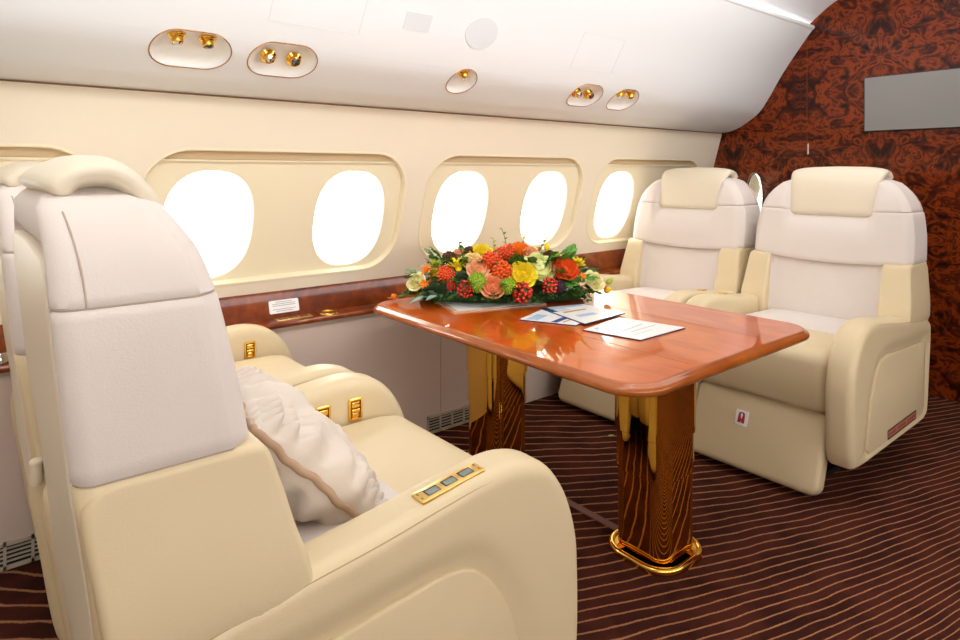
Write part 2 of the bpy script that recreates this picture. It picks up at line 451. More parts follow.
# ------------------------------------------------------------------ reading lights
def fitting(u, v0, axis_dir, parent, fn, lens_m, s=1):
    """short gold swivel nozzle, pointing along axis_dir"""
    p = fn(u, v0, -.02); z = Vector(axis_dir).normalized()
    q = Vector((0, 0, 1)).rotation_difference(z).to_matrix().to_4x4(); mx = Matrix.Translation(p) @ q
    V, F = lathe([(.0, -.02), (.018*s, -.02), (.018*s, -.004), (.027*s, -.002), (.027*s, .004), (.0225*s, .006), (.0225*s, .010), (.018*s, .012), (.018*s, .028), (.015*s, .030), (.014*s, .026), (0, .026)], 24, mx)
    noz = mesh_obj('swivel_lamp', V, F, M_['gold'], parent)
    V, F = lathe([(0, .022), (.0135*s, .022), (.0135*s, .029), (.008*s, .0335), (0, .0345)], 20, mx)
    mesh_obj('lens', V, F, lens_m, noz)
def surf(v):
    for (y0, z0), (y1, z1) in zip(prof, prof[1:]):
        p0, p1 = Vector((0, y0, z0))-LC, Vector((0, y1, z1))-LC
        a, c = p0.dot(LT), p1.dot(LT)
        if a <= v <= c: return p0.dot(LN)+(p1.dot(LN)-p0.dot(LN))*(v-a)/(c-a+1e-9)
    return 0
LLAB = ['large white oval recess with two gold nozzles high inside, leftmost of the ceiling lights',
        'white oval ceiling recess with two gold ringed lamps facing out, second from left',
        'small round ceiling recess with a single gold nozzle, alone below the round speaker grille',
        'oval ceiling recess with two dark gold lamps facing out, left one of the right pair',
        'oval ceiling recess with two short gold nozzles, rightmost of the ceiling lights']
for i, (u0, w, kind) in enumerate(LIGHTS):
    if i > 4: continue
    fn = lf(u0); h = .152 if w > .2 else .142
    t = empty('reading_light', fn(0, 0, 0)); bpy.context.view_layer.update()
    st = stadium(w, h); inv = Matrix.Translation(-t.location)
    def L(V): return [inv @ Vector(v) for v in V]
    rings = []
    for s, c in ((1, .0005), (.985, -.004), (.95, -.014), (.86, -.026), (.7, -.034), (.45, -.038), (.15, -.039)):
        d = (1-s)*h/2; rings.append([fn(a, bb2, c+surf(bb2)*s**2) for a, bb2 in ring_inset(st, d)])
    V, F = loft(rings, cap=False); V.append(fn(0, 0, -.039)); n = len(rings[0])
    F += [((len(rings)-1)*n+j, (len(rings)-1)*n+(j+1) % n, len(V)-1) for j in range(n)]
    mesh_obj('dish', L(V), F, M_['dish'], t)
    V, F = tube([fn(a, bb2, surf(bb2)+.0004) for a, bb2 in st], .0020, 8, True); mesh_obj('rim', L(V), F, M_['gold_rim'], t)
    fn2 = lambda u, v, c, fn=fn: inv @ fn(u, v, c)
    us = (-.046, .046) if w > .2 else (0,)
    for j, u in enumerate(us):
        if kind == 'down': fitting(u, .038, LN*.55+Vector((0, 0, -1)), t, fn2, M_['chrome'] if j == 0 else M_['lens'], 1.0)
        else: fitting(u, -.004, Vector((-.10, -.85, -.5)), t, fn2, M_['chrome'] if j == 0 else M_['lens'], 1.0)
    tag(t, LLAB[i], 'reading light', 'recessed reading lights in the ceiling panel')

def ceil_frame(yc, zc):
    best = min(range(1, len(prof)-1), key=lambda i: math.hypot(prof[i][0]-yc, prof[i][1]-zc))
    a, c = prof[best-1], prof[best+1]; T = Vector((0, c[0]-a[0], c[1]-a[1])).normalized(); N = Vector((0, -T.z, T.y))
    if N.z > 0: N = -N
    P = Vector((0, prof[best][0], prof[best][1]))
    return lambda u0: (lambda u, v, c2: P+Vector((u0+u, 0, 0))+T*v+N*c2)
f = ceil_frame(2.0, 1.83)(1.658)
V, F = prism([(.082*math.cos(2*math.pi*k/40), .068*math.sin(2*math.pi*k/40)) for k in range(40)], -.004, .002, f)
tag(mesh_obj('speaker_grille', V, F, M_['grey_grille'], None, 30), 'round pale grey speaker grille flush in the white ceiling panel', 'speaker')
f = ceil_frame(2.0, 1.83)(1.344)
V, F = prism(rrect(.115, .07, .004, 3), -.004, .002, f)
tag(mesh_obj('sensor_cover', V, F, M_['grey_grille'], None, 30), 'small pale grey square cover plate on the ceiling left of the round grille', 'cover plate')
# fine joints of the access panels
def joint(name, x0, x1, v0, v1, sides, label):
    path = [p for p in prof if v0 <= p[1] <= v1]; bb = MB(); off = .0003
    def seg(a, c, xa, xb):
        V, F = tube([(xa, a[0]-.0*off, a[1]), (xb, c[0], c[1])], .0011, 6); bb.add(V, F)
    for x in (x0, x1):
        V, F = tube([(x, p[0], p[1]) for p in path], .0011, 6); bb.add(V, F)
    seg(path[0], path[0], x0, x1)
    if 'top' in sides: seg(path[-1], path[-1], x0, x1)
    tag(bb.build(name, M_['grey_grille']), label, 'access panel')
joint('access_panel', .785, 1.115, 1.735, 1.95, '', 'white ceiling access panel outlined by faint joints, above the second oval light')
joint('access_panel', 2.24, 2.54, 1.738, 1.925, 'top', 'white ceiling access panel outlined by faint joints, nearest the wooden bulkhead')

# ------------------------------------------------------------------ seats (built once: faces +x, origin on the floor)
HW = .385; AI = .28
ARM = [(.35, .638), (.41, .565), (.444, .47), (.452, .38), (.452, .25), (.44, .175), (.40, .145), (.2, .14), (0, .14), (-.3, .14), (-.375, .15), (-.412, .19),
       (-.440, .36), (-.462, .52), (-.445, .578), (-.36, .602), (-.2, .622), (-.05, .637), (.08, .655), (.18, .668), (.27, .668)]
armp = densify(catmull(ARM, 5), .02)
INS = [(-.385, .47), (-.36, .492), (-.15, .498), (0, .508), (.09, .512), (.155, .496), (.21, .44), (.25, .37), (.275, .28), (.290, .20), (.272, .174), (.20, .168), (-.30, .168), (-.355, .175), (-.372, .21), (-.385, .33)]
insp = catmull(INS, 3)
def sdf(poly, x, y):
    d = 9e9; ins = False
    for i in range(len(poly)):
        a, c = poly[i-1], poly[i]
        ex, ey = c[0]-a[0], c[1]-a[1]; wx, wy = x-a[0], y-a[1]
        t = max(0, min(1, (wx*ex+wy*ey)/(ex*ex+ey*ey+1e-12))); d = min(d, math.hypot(wx-ex*t, wy-ey*t))
        if (a[1] > y) != (c[1] > y) and x < (c[0]-a[0])*(y-a[1])/(c[1]-a[1])+a[0]: ins = not ins
    return -d if ins else d
def S(t): t = max(0, min(1, t)); return t*t*(3-2*t)
def armcap(a, c):
    s = sdf(insp, a, c)
    return -.014*S((.065-s)/.065)-.008*S(-s/.012)

def back_x(z):      # rear and front of the backrest at height z
    R_ = [(.20, -.405), (.45, -.445), (.64, -.462), (.85, -.490), (1.075, -.512), (1.2, -.518), (1.24, -.505)]
    F_ = [(.20, -.17), (.45, -.175), (.64, -.20), (.85, -.235), (1.07, -.278), (1.14, -.300), (1.2, -.338), (1.24, -.39)]
    def ip(T):
        for (a, p), (c, q) in zip(T, T[1:]):
            if z <= c: t = (z-a)/(c-a); return p+(q-p)*max(0, t)
        return T[-1][1]
    return ip(R_), ip(F_)
def back_w(z):
    T = [(.2, .335), (.45, .345), (.83, .362), (.95, .362), (1.05, .350), (1.12, .326), (1.17, .290), (1.20, .255), (1.225, .20), (1.237, .14)]
    for (a, p), (c, q) in zip(T, T[1:]):
        if z <= c: t = (z-a)/(c-a); return p+(q-p)*max(0, t)
    return T[-1][1]

def back_ring(z, ins=0, droop=0):
    xr, xf = back_x(z); w = back_w(z)-ins; xr, xf = xr+ins, xf-ins
    rr, rf = .028, .05; pts = []
    def arc(cx, cy, r, a0, n=7):
        for k in range(n+1):
            a = R(a0+90*k/n); pts.append((cx+r*math.cos(a), cy+r*math.sin(a)))
    def seg(p, q, n):
        for k in range(1, n): pts.append((p[0]+(q[0]-p[0])*k/n, p[1]+(q[1]-p[1])*k/n))
    rf = min(rf, w*.8); rr = min(rr, w*.5)
    arc(xf-rf, w-rf, rf, 0); seg((xf-rf, w), (xr+rr, w), 8); arc(xr+rr, w-rr, rr, 90); seg((xr, w-rr), (xr, -w+rr), 36)
    arc(xr+rr, -w+rr, rr, 180); seg((xr+rr, -w), (xf-rf, -w), 8); arc(xf-rf, -w+rf, rf, 270); seg((xf, -w+rf), (xf, w-rf), 36)
    out = []
    for x, y in pts:
        X = (x-xr)/(xf-xr)*2-1
        dz = droop*(1-(y/w)**2) if X > 0 else 0
        x0 = x
        if X > .5: x -= .022*(y/w)**2*S((X-.5)*3)
        if X > .5 and z < .84: x -= .02*S((.27-abs(y))/.05)
        if X > .5 and z > 1.0: x -= .055*S((.21-abs(y))/.04)*S((z-1.0)/.05)*S((1.22-z)/.03)
        if X < -.9 and z < 1.15: x += .020*S((min(.322, w-.026)-abs(y))/.008)*S((1.15-z)/.02)
        out.append(Vector((x, y, z-dz*S((X+.2)/.6))))
    return out

def build_seat(name):
    t = empty(name)
    lea, sue = M_['leather'], M_['suede']
    # pedestal
    bb = MB()
    for s in (-1, 1): bb.box(-.28, .26, s*.18-.025, s*.18+.025, 0.0, .022)
    bb.box(-.25, .20, -.17, .17, .02, .10); bb.box(-.30, .26, -.24, .24, .10, .30)
    bb.build('pedestal', M_['dark'], t)
    # backrest
    zs = [.20, .3, .4, .5, .6, .7, .78]
    zs += [.838, .842, .846, .846+.02, .90, .96, 1.02, 1.055, 1.066, 1.070, 1.074, 1.085, 1.11, 1.135, 1.16, 1.18, 1.2, 1.214, 1.226, 1.234, 1.239]
    rings = []; idx = []
    for z in zs:
        ins = .004 if z in (.842, 1.070) else 0
        dr = .022 if .8 < z < .9 else (.004 if 1.05 < z < 1.09 else 0)
        if z > 1.2: ins = {1.214: .004, 1.226: .014, 1.234: .03, 1.239: .055}[z]
        rings.append(back_ring(z, ins, dr))
    V, F = loft(rings); N = len(rings[0]); fm = []
    for fc in F:
        c = sum((Vector(V[i]) for i in fc), Vector())/len(fc)
        xr, xf = back_x(c.z)
        fm.append(1 if (c.z < .842 and not (c.x > xf-.05 and abs(c.y) < .29)) else 0)
    bk = mesh_obj('backrest', V, F, [sue, lea], t, 60, fm)
    for z, m in ((1.070, M_['seam_suede']), (.842, M_['seam_suede'])):
        rg = back_ring(z, .0032, .022 if z < 1 else .004)
        V, F = tube(rg, .0016, 6, True); mesh_obj('stitching', V, F, m, bk)
    for s in (-1, 1):
        path = []
        for k in range(14):
            z = 1.072+(1.195-1.072)*k/13; xr, xf = back_x(z); w = back_w(z)
            path.append((xr+.040-.012*(k/13)**2, s*(w-.0003), z))
        V, F = tube(path, .0015, 6); mesh_obj('stitching', V, F, M_['seam_suede'], bk)
    # rear shell panel
    pts = densify([(-.30, .2), (-.313, .7), (-.311, 1.0), (-.308, 1.08), (-.295, 1.115), (-.26, 1.135), (0, 1.14), (.26, 1.135), (.295, 1.115), (.308, 1.08), (.311, 1.0), (.313, .7), (.30, .2)], .04)
    V, F = puff(pts, .02, .006, lambda a, c, h: Vector((back_x(c)[0]+.008-h, max(-back_w(c)+.034, min(back_w(c)-.034, a)), c)))
    mesh_obj('rear_panel', V, F, M_['leather_light'], t)
    # side bolsters
    W = [(-.450, .843), (-.40, .843), (-.30, .843), (-.262, .842), (-.236, .828), (-.215, .77), (-.195, .70), (-.172, .63), (-.165, .55), (-.185, .48), (-.30, .46), (-.39, .46), (-.43, .48), (-.450, .60), (-.466, .70), (-.479, .785), (-.475, .822)]
    wp = densify(catmull(W, 5), .02)
    for s in (-1, 1):
        V, F = puff(wp, .112, .013, lambda a, c, h: Vector((a, s*(.3085+h+((.017*S((.84-c)/.22)-.022*S((.60-c)/.06)) if h > 0 else 0)), c)), dome=.003, caps=8, n=6)
        mesh_obj('side_bolster', V, F, lea, t)
    # headrest folding over the top
    cp = catmull([(-.326, 1.035), (-.333, 1.08), (-.345, 1.14), (-.362, 1.190), (-.388, 1.226), (-.42, 1.248), (-.460, 1.247), (-.482, 1.234), (-.492, 1.216)], 5, False)
    rings = []; n = len(cp)
    for i, p in enumerate(cp):
        a, c = cp[max(0, i-1)], cp[min(n-1, i+1)]; tx, tz = c[0]-a[0], c[1]-a[1]; Lh = math.hypot(tx, tz); nx, nz = tz/Lh, -tx/Lh
        nx, nz = -nx, -nz
        u = i/(n-1); e_ = min(u, 1-u)*(n-1)
        th = (.027+.006*S((u-.8)/.15))*math.sin(math.pi/2*min(1, (e_+.5)/3.2)) ; w = (.200+.020*S((u-.25)/.4))-(.030*(1-min(1, (e_+.3)/5))**2 if u < .5 else .014*(1-min(1, (e_+.4)/3))**2)
        rg = []
        for k in range(40):
            an = 2*math.pi*k/40; cc, ss = math.cos(an), math.sin(an)
            A = math.copysign(abs(cc)**(2/6), cc); B = math.copysign(abs(ss)**(2/2.6), ss)
            q = th*B*(.8+.35*(1-A*A))
            rg.append(Vector((p[0]+nx*q, w*A, p[1]+nz*q)))
        rings.append(rg)
    V, F = loft(rings); mesh_obj('headrest', V, F, M_['leather_light'], t, 180)
    # cushion with suede insert
    pts = rrect(.72, .556, .05, 6, .042, 0); pts = densify(pts, .04)
    def cf(a, c, h):
        return Vector((a+.012*S((a-.2)/.2)*(1-abs(h)/.2), c, .425+h+.016*S((a+.3)/.5)-.014*S((a-.3)/.1)*(1 if h > 0 else 0)))
    V, F = puff(pts, .25, .05, cf, dome=.006, caps=8, n=7, dome2=0, r2=.025); mesh_obj('seat_cushion', V, F, lea, t, 180)
    pts = densify(rrect(.50, .47, .05, 6, -.13, 0), .04)
    V, F = puff(pts, .02, .009, lambda a, c, h: Vector((a, c, .552+h+.012*S((a+.3)/.5))), dome=.006, caps=6)
    mesh_obj('cushion_insert', V, F, sue, t, 180)
    # leg rest
    P0 = Vector((.350, 0, .312)); P1 = Vector((.468, 0, .022)); D = (P1-P0); Ll = D.length; D.normalize(); Nn = Vector((-D.z, 0, D.x))
    pts = densify(rrect(Ll, .556, .045, 7, Ll/2, 0), .04)
    V, F = puff(pts, .07, .022, lambda a, c, h: P0+D*a+Nn*(h)+Vector((0, c, 0)), dome=.006, n=6)
    lg = mesh_obj('leg_rest', V, F, lea, t, 180)
    return t, P0, D, Nn

def armrest(t, s, outer_detail=True):
    """s=-1 right hand side (outer face towards -y), s=+1 left"""
    h = HW-AI; yc = s*(HW+AI)/2
    V, F = puff(armp, h, .030, lambda a, c, q: Vector((a, yc+s*q, c)), n=6, dome=0, caps=22, capfn=armcap, r2=.03, dome2=.004)
    o = mesh_obj('armrest', V, F, M_['leather'], t, 180)
    if outer_detail:
        rings = [[Vector((a, s*(HW+q), c)) for a, c in ring_inset(insp, d)] for d, q in ((0, -.03), (0, -.0115), (.0008, -.009), (.0028, -.0072), (.006, -.0065))]
        V, F = loft(rings, cap=False); F.append(tuple(range(len(V)-len(insp), len(V))))
        mesh_obj('side_panel', V, F, M_['leather'], o, 60)
        # twin stitching along the top edge
        for off in (0.003, .013):
            path = []
            for a, c in catmull([(-.40, .57), (-.33, .594), (-.2, .610), (-.05, .625), (.08, .643), (.18, .654), (.27, .652), (.335, .624), (.385, .565)], 6, False):
                path.append((a-off*.3, s*(HW-.0045+off*.12), c-off))
            V, F = tube(path, .0011, 6); mesh_obj('stitching', V, F, M_['seam'], o)
    return o

def control_plate(t, x, y, z, rot=0, pitch=0, n=3):
    o = MB(); mx = Matrix.Translation((x, y, z)) @ Matrix.Rotation(-pitch, 4, 'Y')
    V, F = puff(rrect(.148, .040, .004, 3), .006, .0015, lambda a, c, h: Vector((a, c, h)), n=2, caps=1); o.add(V, F, 0, mx)
    for k in (-1, 0, 1):
        o.box(k*.04-.0145, k*.04+.0145, -.0105, .0105, .0028, .0034, 1, mx); o.box(k*.04-.012, k*.04+.0125, -.0095, .006, .0034, .0038, 2, mx)
    for sx in (-1, 1):
        for sy in (-1, 1): o.box(sx*.067-.0015, sx*.067+.0015, sy*.008-.003, sy*.008+.003, .0029, .0033, 3, mx)
    return o.build('control_plate', [M_['gold_satin'], M_['black'], M_['lcd'], M_['brown_trim']], t)

def latch(t, x, y, z, s):
    """gold framed switch set into an armrest's inner face; s = direction of its face along y"""
    f = lambda a, c, h: Vector((x+a, y+s*h, z+c))
    o = MB(); out = rrect(.044, .062, .008, 4)
    rings = [[f(a, c, h) for a, c in ring_inset(out, d)] for d, h in ((0, -.004), (0, .003), (.002, .005), (.006, .005), (.0075, .002), (.0075, -.002))]
    V, F = loft(rings, cap=False); o.add(V, F, 0)
    V, F = prism(ring_inset(out, .006), -.003, .0005, f); o.add(V, F, 1)
    fr = o.build('switch', [M_['gold'], M_['brown_trim']], t)
    o = MB()
    V, F = puff(rrect(.026, .016, .004, 3, 0, .013), .006, .002, lambda a, c, h: f(a, c, h+.003), n=2, caps=1); o.add(V, F)
    V, F = puff(rrect(.026, .010, .003, 3, 0, -.003), .005, .002, lambda a, c, h: f(a, c, h+.004), n=2, caps=1); o.add(V, F)
    V, F = puff(rrect(.02, .014, .003, 3, 0, -.017), .004, .0015, lambda a, c, h: f(a, c, h+.001), n=2, caps=1); o.add(V, F)
    o.build('rocker', M_['gold'], fr)

def vest_sticker(t, P0, D, Nn, ds, y):
    q = lambda a, c, h: P0+D*(ds-c)+Nn*(.0425+h)+Vector((0, y+a, 0))
    o = MB(); V, F = prism(rrect(.054, .062, .006, 3), -.003, .0015, q); o.add(V, F, 0)
    vest = [(-.015, -.021), (-.002, -.021), (0, -.012), (.002, -.021), (.015, -.021), (.014, .006), (.012, .018), (.007, .022), (-.007, .022), (-.012, .018), (-.014, .006)]
    V, F = prism(vest, .0015, .0022, q); o.add(V, F, 1)
    V, F = prism([(.005*math.cos(k*math.pi/5), .012+.006*math.sin(k*math.pi/5)) for k in range(10)], .0022, .0026, q); o.add(V, F, 0)
    V, F = prism([(-.0045, .008), (0, -.006), (.0045, .008)], .0022, .0026, q); o.add(V, F, 0)
    return o.build('life_vest_sticker', [M_['white_paper'], M_['red']], t)

def copy_tree(o, parent=None):
    c = o.copy(); C.objects.link(c)
    if parent: c.parent = parent
    for ch in o.children: copy_tree(ch, c)
    return c

base, P0, D, Nn = build_seat('cabin_seat')
for s in (-1, 1): armrest(base, s)
bpy.context.view_layer.update()
seats = [base]+[copy_tree(base) for _ in range(3)]
spec = [((.60, 1.31, 0), 0, 'large cream and blush seat in the foreground, seen from the side, pillow on it'),
        ((.583, 2.093, 0), 0, 'cream window seat at far left, mostly hidden behind the large foreground seat'),
        ((2.965, 1.30, 0), math.pi, 'cream and blush aisle seat facing us before the burl bulkhead, rightmost of the seats'),
        ((2.965, 2.085, 0), math.pi, 'cream and blush suede window seat facing us behind the flowers, beside the right-hand windows')]
for o, (loc, rz, lab) in zip(seats, spec):
    o.location = loc; o.rotation_euler = (0, 0, rz); tag(o, lab, 'airplane seat', 'cabin seats around the table')
# fittings that differ from seat to seat
control_plate(seats[0], .118, -.345, .6605, pitch=R(7))
for o, xs in ((seats[0], (.157, .254)), (seats[1], (.157, .254))):
    for x in xs: latch(o, x, AI-.002, .588, -1)
for o in seats[2:]:
    vest_sticker(o, P0, D, Nn, .115, -.05)
def gold_buttons(t, x, y, z):
    o = MB()
    for k in (-1, 0, 1):
        V, F = puff(rrect(.03, .02, .006, 4, k*.04, 0), .006, .002, lambda a, c, h: Vector((x+a, y+c, z+h+a*.08)), n=2, caps=1); o.add(V, F)
    o.build('button_row', M_['gold_satin'], t)
gold_buttons(seats[3], .10, .335, .660)
gold_buttons(seats[2], .10, -.335, .660)
V, F = lathe([(0, -.03), (.010, -.028), (.012, -.02), (.012, .02), (.014, .021), (.014, .026), (.010, .03), (0, .03)], 16, Matrix.Translation((-.452, -.385, .585)))
mesh_obj('lever_knob', V, F, M_['leather_light'], seats[1], 50)
# plaque with tiny print low on the outer armrest of the right-hand aisle seat (local +y side)
o = MB(); q = lambda a, c, h: Vector((-.08+a, HW-.0065+h, .196+c-.01*a))
V, F = prism(rrect(.34, .038, .004, 3), -.004, .003, q); o.add(V, F, 0)
V, F = prism(rrect(.325, .026, .003, 3), .003, .0036, q); o.add(V, F, 1)
for k in range(22):
    if k in (7, 15): continue
    x = -.15+k*.0142; V, F = prism([(x, -.006), (x+.008, -.006), (x+.008, .006), (x, .006)], .0036, .0042, q); o.add(V, F, 2)
o.build('placard', [M_['chrome'], M_['plaque'], M_['red']], seats[2])

# ------------------------------------------------------------------ pillow
def pillow():
    n = 60; half = .20; V = []; F = []
    def outline(u, v):   # pinched square
        k = 1-.07*(1-u*u)*abs(v)**4; l = 1-.07*(1-v*v)*abs(u)**4
        return half*u*l, half*v*k
    rnd = random.Random(3)
    ph = [rnd.uniform(0, 6.28) for _ in range(8)]
    for side in (1, -1):
        for i in range(n+1):
            for j in range(n+1):
                u, v = -1+2*i/n, -1+2*j/n
                a, c = outline(u, v)
                e = max(0, (1-u*u))**.42*max(0, (1-v*v))**.42
                # gathers running in from the welt
                du, dv = 1-abs(u), 1-abs(v)
                wr = .024*math.sin(v*27+ph[0]+3*math.sin(v*5+ph[1]))*math.exp(-du*3.2)*S(du*5)+.022*math.sin(u*25+ph[2]+3*math.sin(u*4+ph[3]))*math.exp(-dv*3.2)*S(dv*5)
                wr += .007*math.sin(5*u+4*v+ph[4])*e+.005*math.sin(9*u-7*v+ph[5])*e
                V.append(Vector((a, c, side*(.088*e+wr*(1 if e > 0 else 0)))))
    o_ = (n+1)**2
    for s, off in ((0, 0), (1, o_)):
        for i in range(n):
            for j in range(n): F.append((off+i*(n+1)+j, off+(i+1)*(n+1)+j, off+(i+1)*(n+1)+j+1, off+i*(n+1)+j+1))
    path = []
    for k in range(160):
        p = k/40; s_, f_ = int(p), p-int(p)
        u, v = [(-1+2*f_, -1), (1, -1+2*f_), (1-2*f_, 1), (-1, 1-2*f_)][s_]
        a, c = outline(u, v); path.append((a, c, .003*math.sin(k*.45)+.0015*math.sin(k*1.27)))
    return V, F, path
V, F, path = pillow()
# stands on its lower edge, leaning back on the backrest, its near side edge to the camera
pm = Matrix.Translation((.564, 1.30, .645)) @ Matrix.Rotation(R(-8), 4, 'Z') @ Matrix.Rotation(R(47), 4, 'Y')
pr = empty('pillow', pm @ Vector((0, 0, 0)))
inv = Matrix.Translation(-pr.location)
me_o = mesh_obj('cover', [inv @ pm @ v for v in V], F, M_['pillow'], pr, 180)
bm = bmesh.new(); bm.from_mesh(me_o.data); bmesh.ops.remove_doubles(bm, verts=bm.verts, dist=.0004); bmesh.ops.recalc_face_normals(bm, faces=bm.faces); bm.to_mesh(me_o.data); bm.free()
V, F = tube([inv @ pm @ Vector(p) for p in path], .0075, 8, True); mesh_obj('welt', V, F, M_['pipe'], pr, 180)
tag(pr, 'crumpled pale satin throw pillow with corded edge leaning on the foreground seat back', 'pillow')

# ------------------------------------------------------------------ table
TX, TY, TZ = 1.823, 1.6525, .705
tb = empty('dining_table', (TX, TY, 0))
out = densify(rrect(1.05, 1.395, .12, 12), .05)
rings = []
for d, z in ((.50, -.036), (.03, -.036), (.014, -.034), (.005, -.030), (0, -.021), (.002, -.013), (.008, -.007), (.015, -.004), (.017, -.001), (.022, 0), (.026, 0)):
    rg = ring_inset(out, d) if d < .1 else [(a*.02, c*.02) for a, c in out]
    rings.append([Vector((a, c, TZ+z)) for a, c in rg])
V, F = loft(rings, cap=False); F.append(tuple(range(len(out))))
mesh_obj('table_edge', V, F, M_['table_edge'], tb, 50)
top = ring_inset(out, .026)
V, F = prism(top, TZ-.003, TZ+.0002, lambda a, c, h: Vector((a, c, h)))
tt = mesh_obj('tabletop', V, F, M_['table'], tb, 30)
bb = MB()
for x in (-.218, .218): bb.box(x-.0012, x+.0012, -.645, .645, TZ, TZ+.0006)
bb.build('leaf_joint', M_['brown_trim'], tt)
for k, y in enumerate((1.254, 2.056)):
    ly = y-TY
    bb = MB()
    for w, r, z0, z1 in ((.218, .055, .40, .67), (.208, .052, .27, .41), (.200, .05, .02, .30)):
        pts = rrect(w, w, r, 10); rings = [[Vector((a-.037, c+ly, z)) for a, c in ring_inset(pts, d)] for d, z in ((.003, z0), (0, z0+.002), (0, z1))]
        V, F = loft(rings); bb.add(V, F)
    col = bb.build('column', M_['gold_leg'], tb, 40)
    bb = MB(); pts = rrect(.27, .27, .095, 12)
    rings = [[Vector((a-.037, c+ly, z)) for a, c in ring_inset(pts, d)] for d, z in ((0, 0), (0, .012), (.003, .018), (.008, .021), (.014, .021), (.018, .018), (.020, .012), (.034, .010))]
    V, F = loft(rings); bb.add(V, F); bb.build('foot_plate', M_['gold'], col, 60)
tag(tb, 'glossy orange-brown veneer table on two polished gold columns between facing seats', 'table')

bb = MB(); bb.box(1.764, 1.794, 1.38, 1.93, 0, .004)
tag(bb.build('cable_cover', M_['strip']), 'flat reddish brown floor strip running between the two gold table columns', 'floor strip')

# ------------------------------------------------------------------ papers on the table
def quad_sheet(o, P, z0, z1, mi):
    V = [Vector((p[0], p[1], z)) for z in (z0, z1) for p in P]
    o.add(V, [(0, 1, 2, 3), (7, 6, 5, 4), (0, 4, 5, 1), (1, 5, 6, 2), (2, 6, 7, 3), (3, 7, 4, 0)], mi)
def brochure(P, z, n, inks, label):
    """P = four corners in order; ink patches given in the sheet's own fractions"""
    c = Vector((sum(p[0] for p in P)/4, sum(p[1] for p in P)/4, z)); root = empty('brochure', c)
    Q = [(p[0]-c.x, p[1]-c.y) for p in P]
    def at(s, t):
        a = [Q[0][k]+(Q[1][k]-Q[0][k])*s for k in (0, 1)]; bq = [Q[3][k]+(Q[2][k]-Q[3][k])*s for k in (0, 1)]
        return (a[0]+(bq[0]-a[0])*t, a[1]+(bq[1]-a[1])*t)
    o = MB(); quad_sheet(o, Q, 0, .0015*n, 0); o.build('back_cover', M_['navy'], root)
    o = MB(); quad_sheet(o, [at(.008, .008), at(.995, .005), at(.995, .99), at(.012, .99)], .0015*n, .0015*n+.0016, 0)
    zt = .0015*n+.0016
    for s0, t0, s1, t1, s2, t2, s3, t3, mi in inks:
        quad_sheet(o, [at(s0, t0), at(s1, t1), at(s2, t2), at(s3, t3)], zt-.0005, zt+.0003, mi)
    o.build('front_page', [M_['white_paper'], M_['blue_ink'], M_['paleblue_ink'], M_['gold_ink'], M_['grey_ink']], root)
    tag(root, label, 'brochure', 'brochures on the table')
rows = [(.1, .15+.06*k, .1, .17+.06*k, .42, .17+.06*k, .42, .15+.06*k, 4) for k in range(6)]
brochure([(1.590, 1.706), (1.79, 1.777), (1.885, 1.565), (1.684, 1.512)], .7055, 2,
         [(.02, .55, .02, .66, .98, .70, .98, .58, 1), (.1, .72, .1, .76, .6, .78, .6, .74, 3), (.05, .1, .05, .3, .5, .3, .5, .1, 2)],
         'white brochure with dark blue edge, underneath another brochure, leftmost of the papers')
brochure([(1.772, 1.774), (1.957, 1.719), (1.958, 1.509), (1.709, 1.492)], .7105, 2,
         [(.0, .0, .0, .3, .12, .3, .1, 0, 1), (.15, .35, .15, .42, .7, .40, .7, .34, 3), (.0, .02, .0, .15, .9, .12, .9, .02, 2), (.2, .6, .2, .72, .6, .75, .6, .62, 2)]+rows[:3],
         'white brochure with blue and ochre print lying across another brochure')
brochure([(1.655, 1.454), (1.900, 1.492), (1.953, 1.246), (1.696, 1.246)], .7055, 2,
         [(.12, .1, .12, .3, .4, .3, .4, .1, 2), (.5, .2, .5, .22, .92, .22, .92, .2, 2), (.5, .3, .5, .315, .92, .315, .92, .3, 2), (.2, .5, .2, .53, .8, .49, .8, .46, 2), (.3, .62, .3, .635, .9, .635, .9, .62, 4), (.15, .75, .15, .765, .6, .765, .6, .75, 2)],
         'single white leaflet with faint print on the table, rightmost of the papers')
o = MB(); P = [(1.545, 2.168), (1.475, 1.95), (1.86, 1.83), (1.99, 2.03)]
cx, cy = [sum(p[k] for p in P)/4 for k in (0, 1)]
quad_sheet(o, P, .7055, .7105, 0); quad_sheet(o, [(cx+(p[0]-cx)*.9, cy+(p[1]-cy)*.84) for p in P], .7103, .7115, 1)
tag(o.build('placemat', [M_['tray_beige'], M_['white_paper']]), 'white card mat with beige border lying under the flower arrangement', 'placemat')

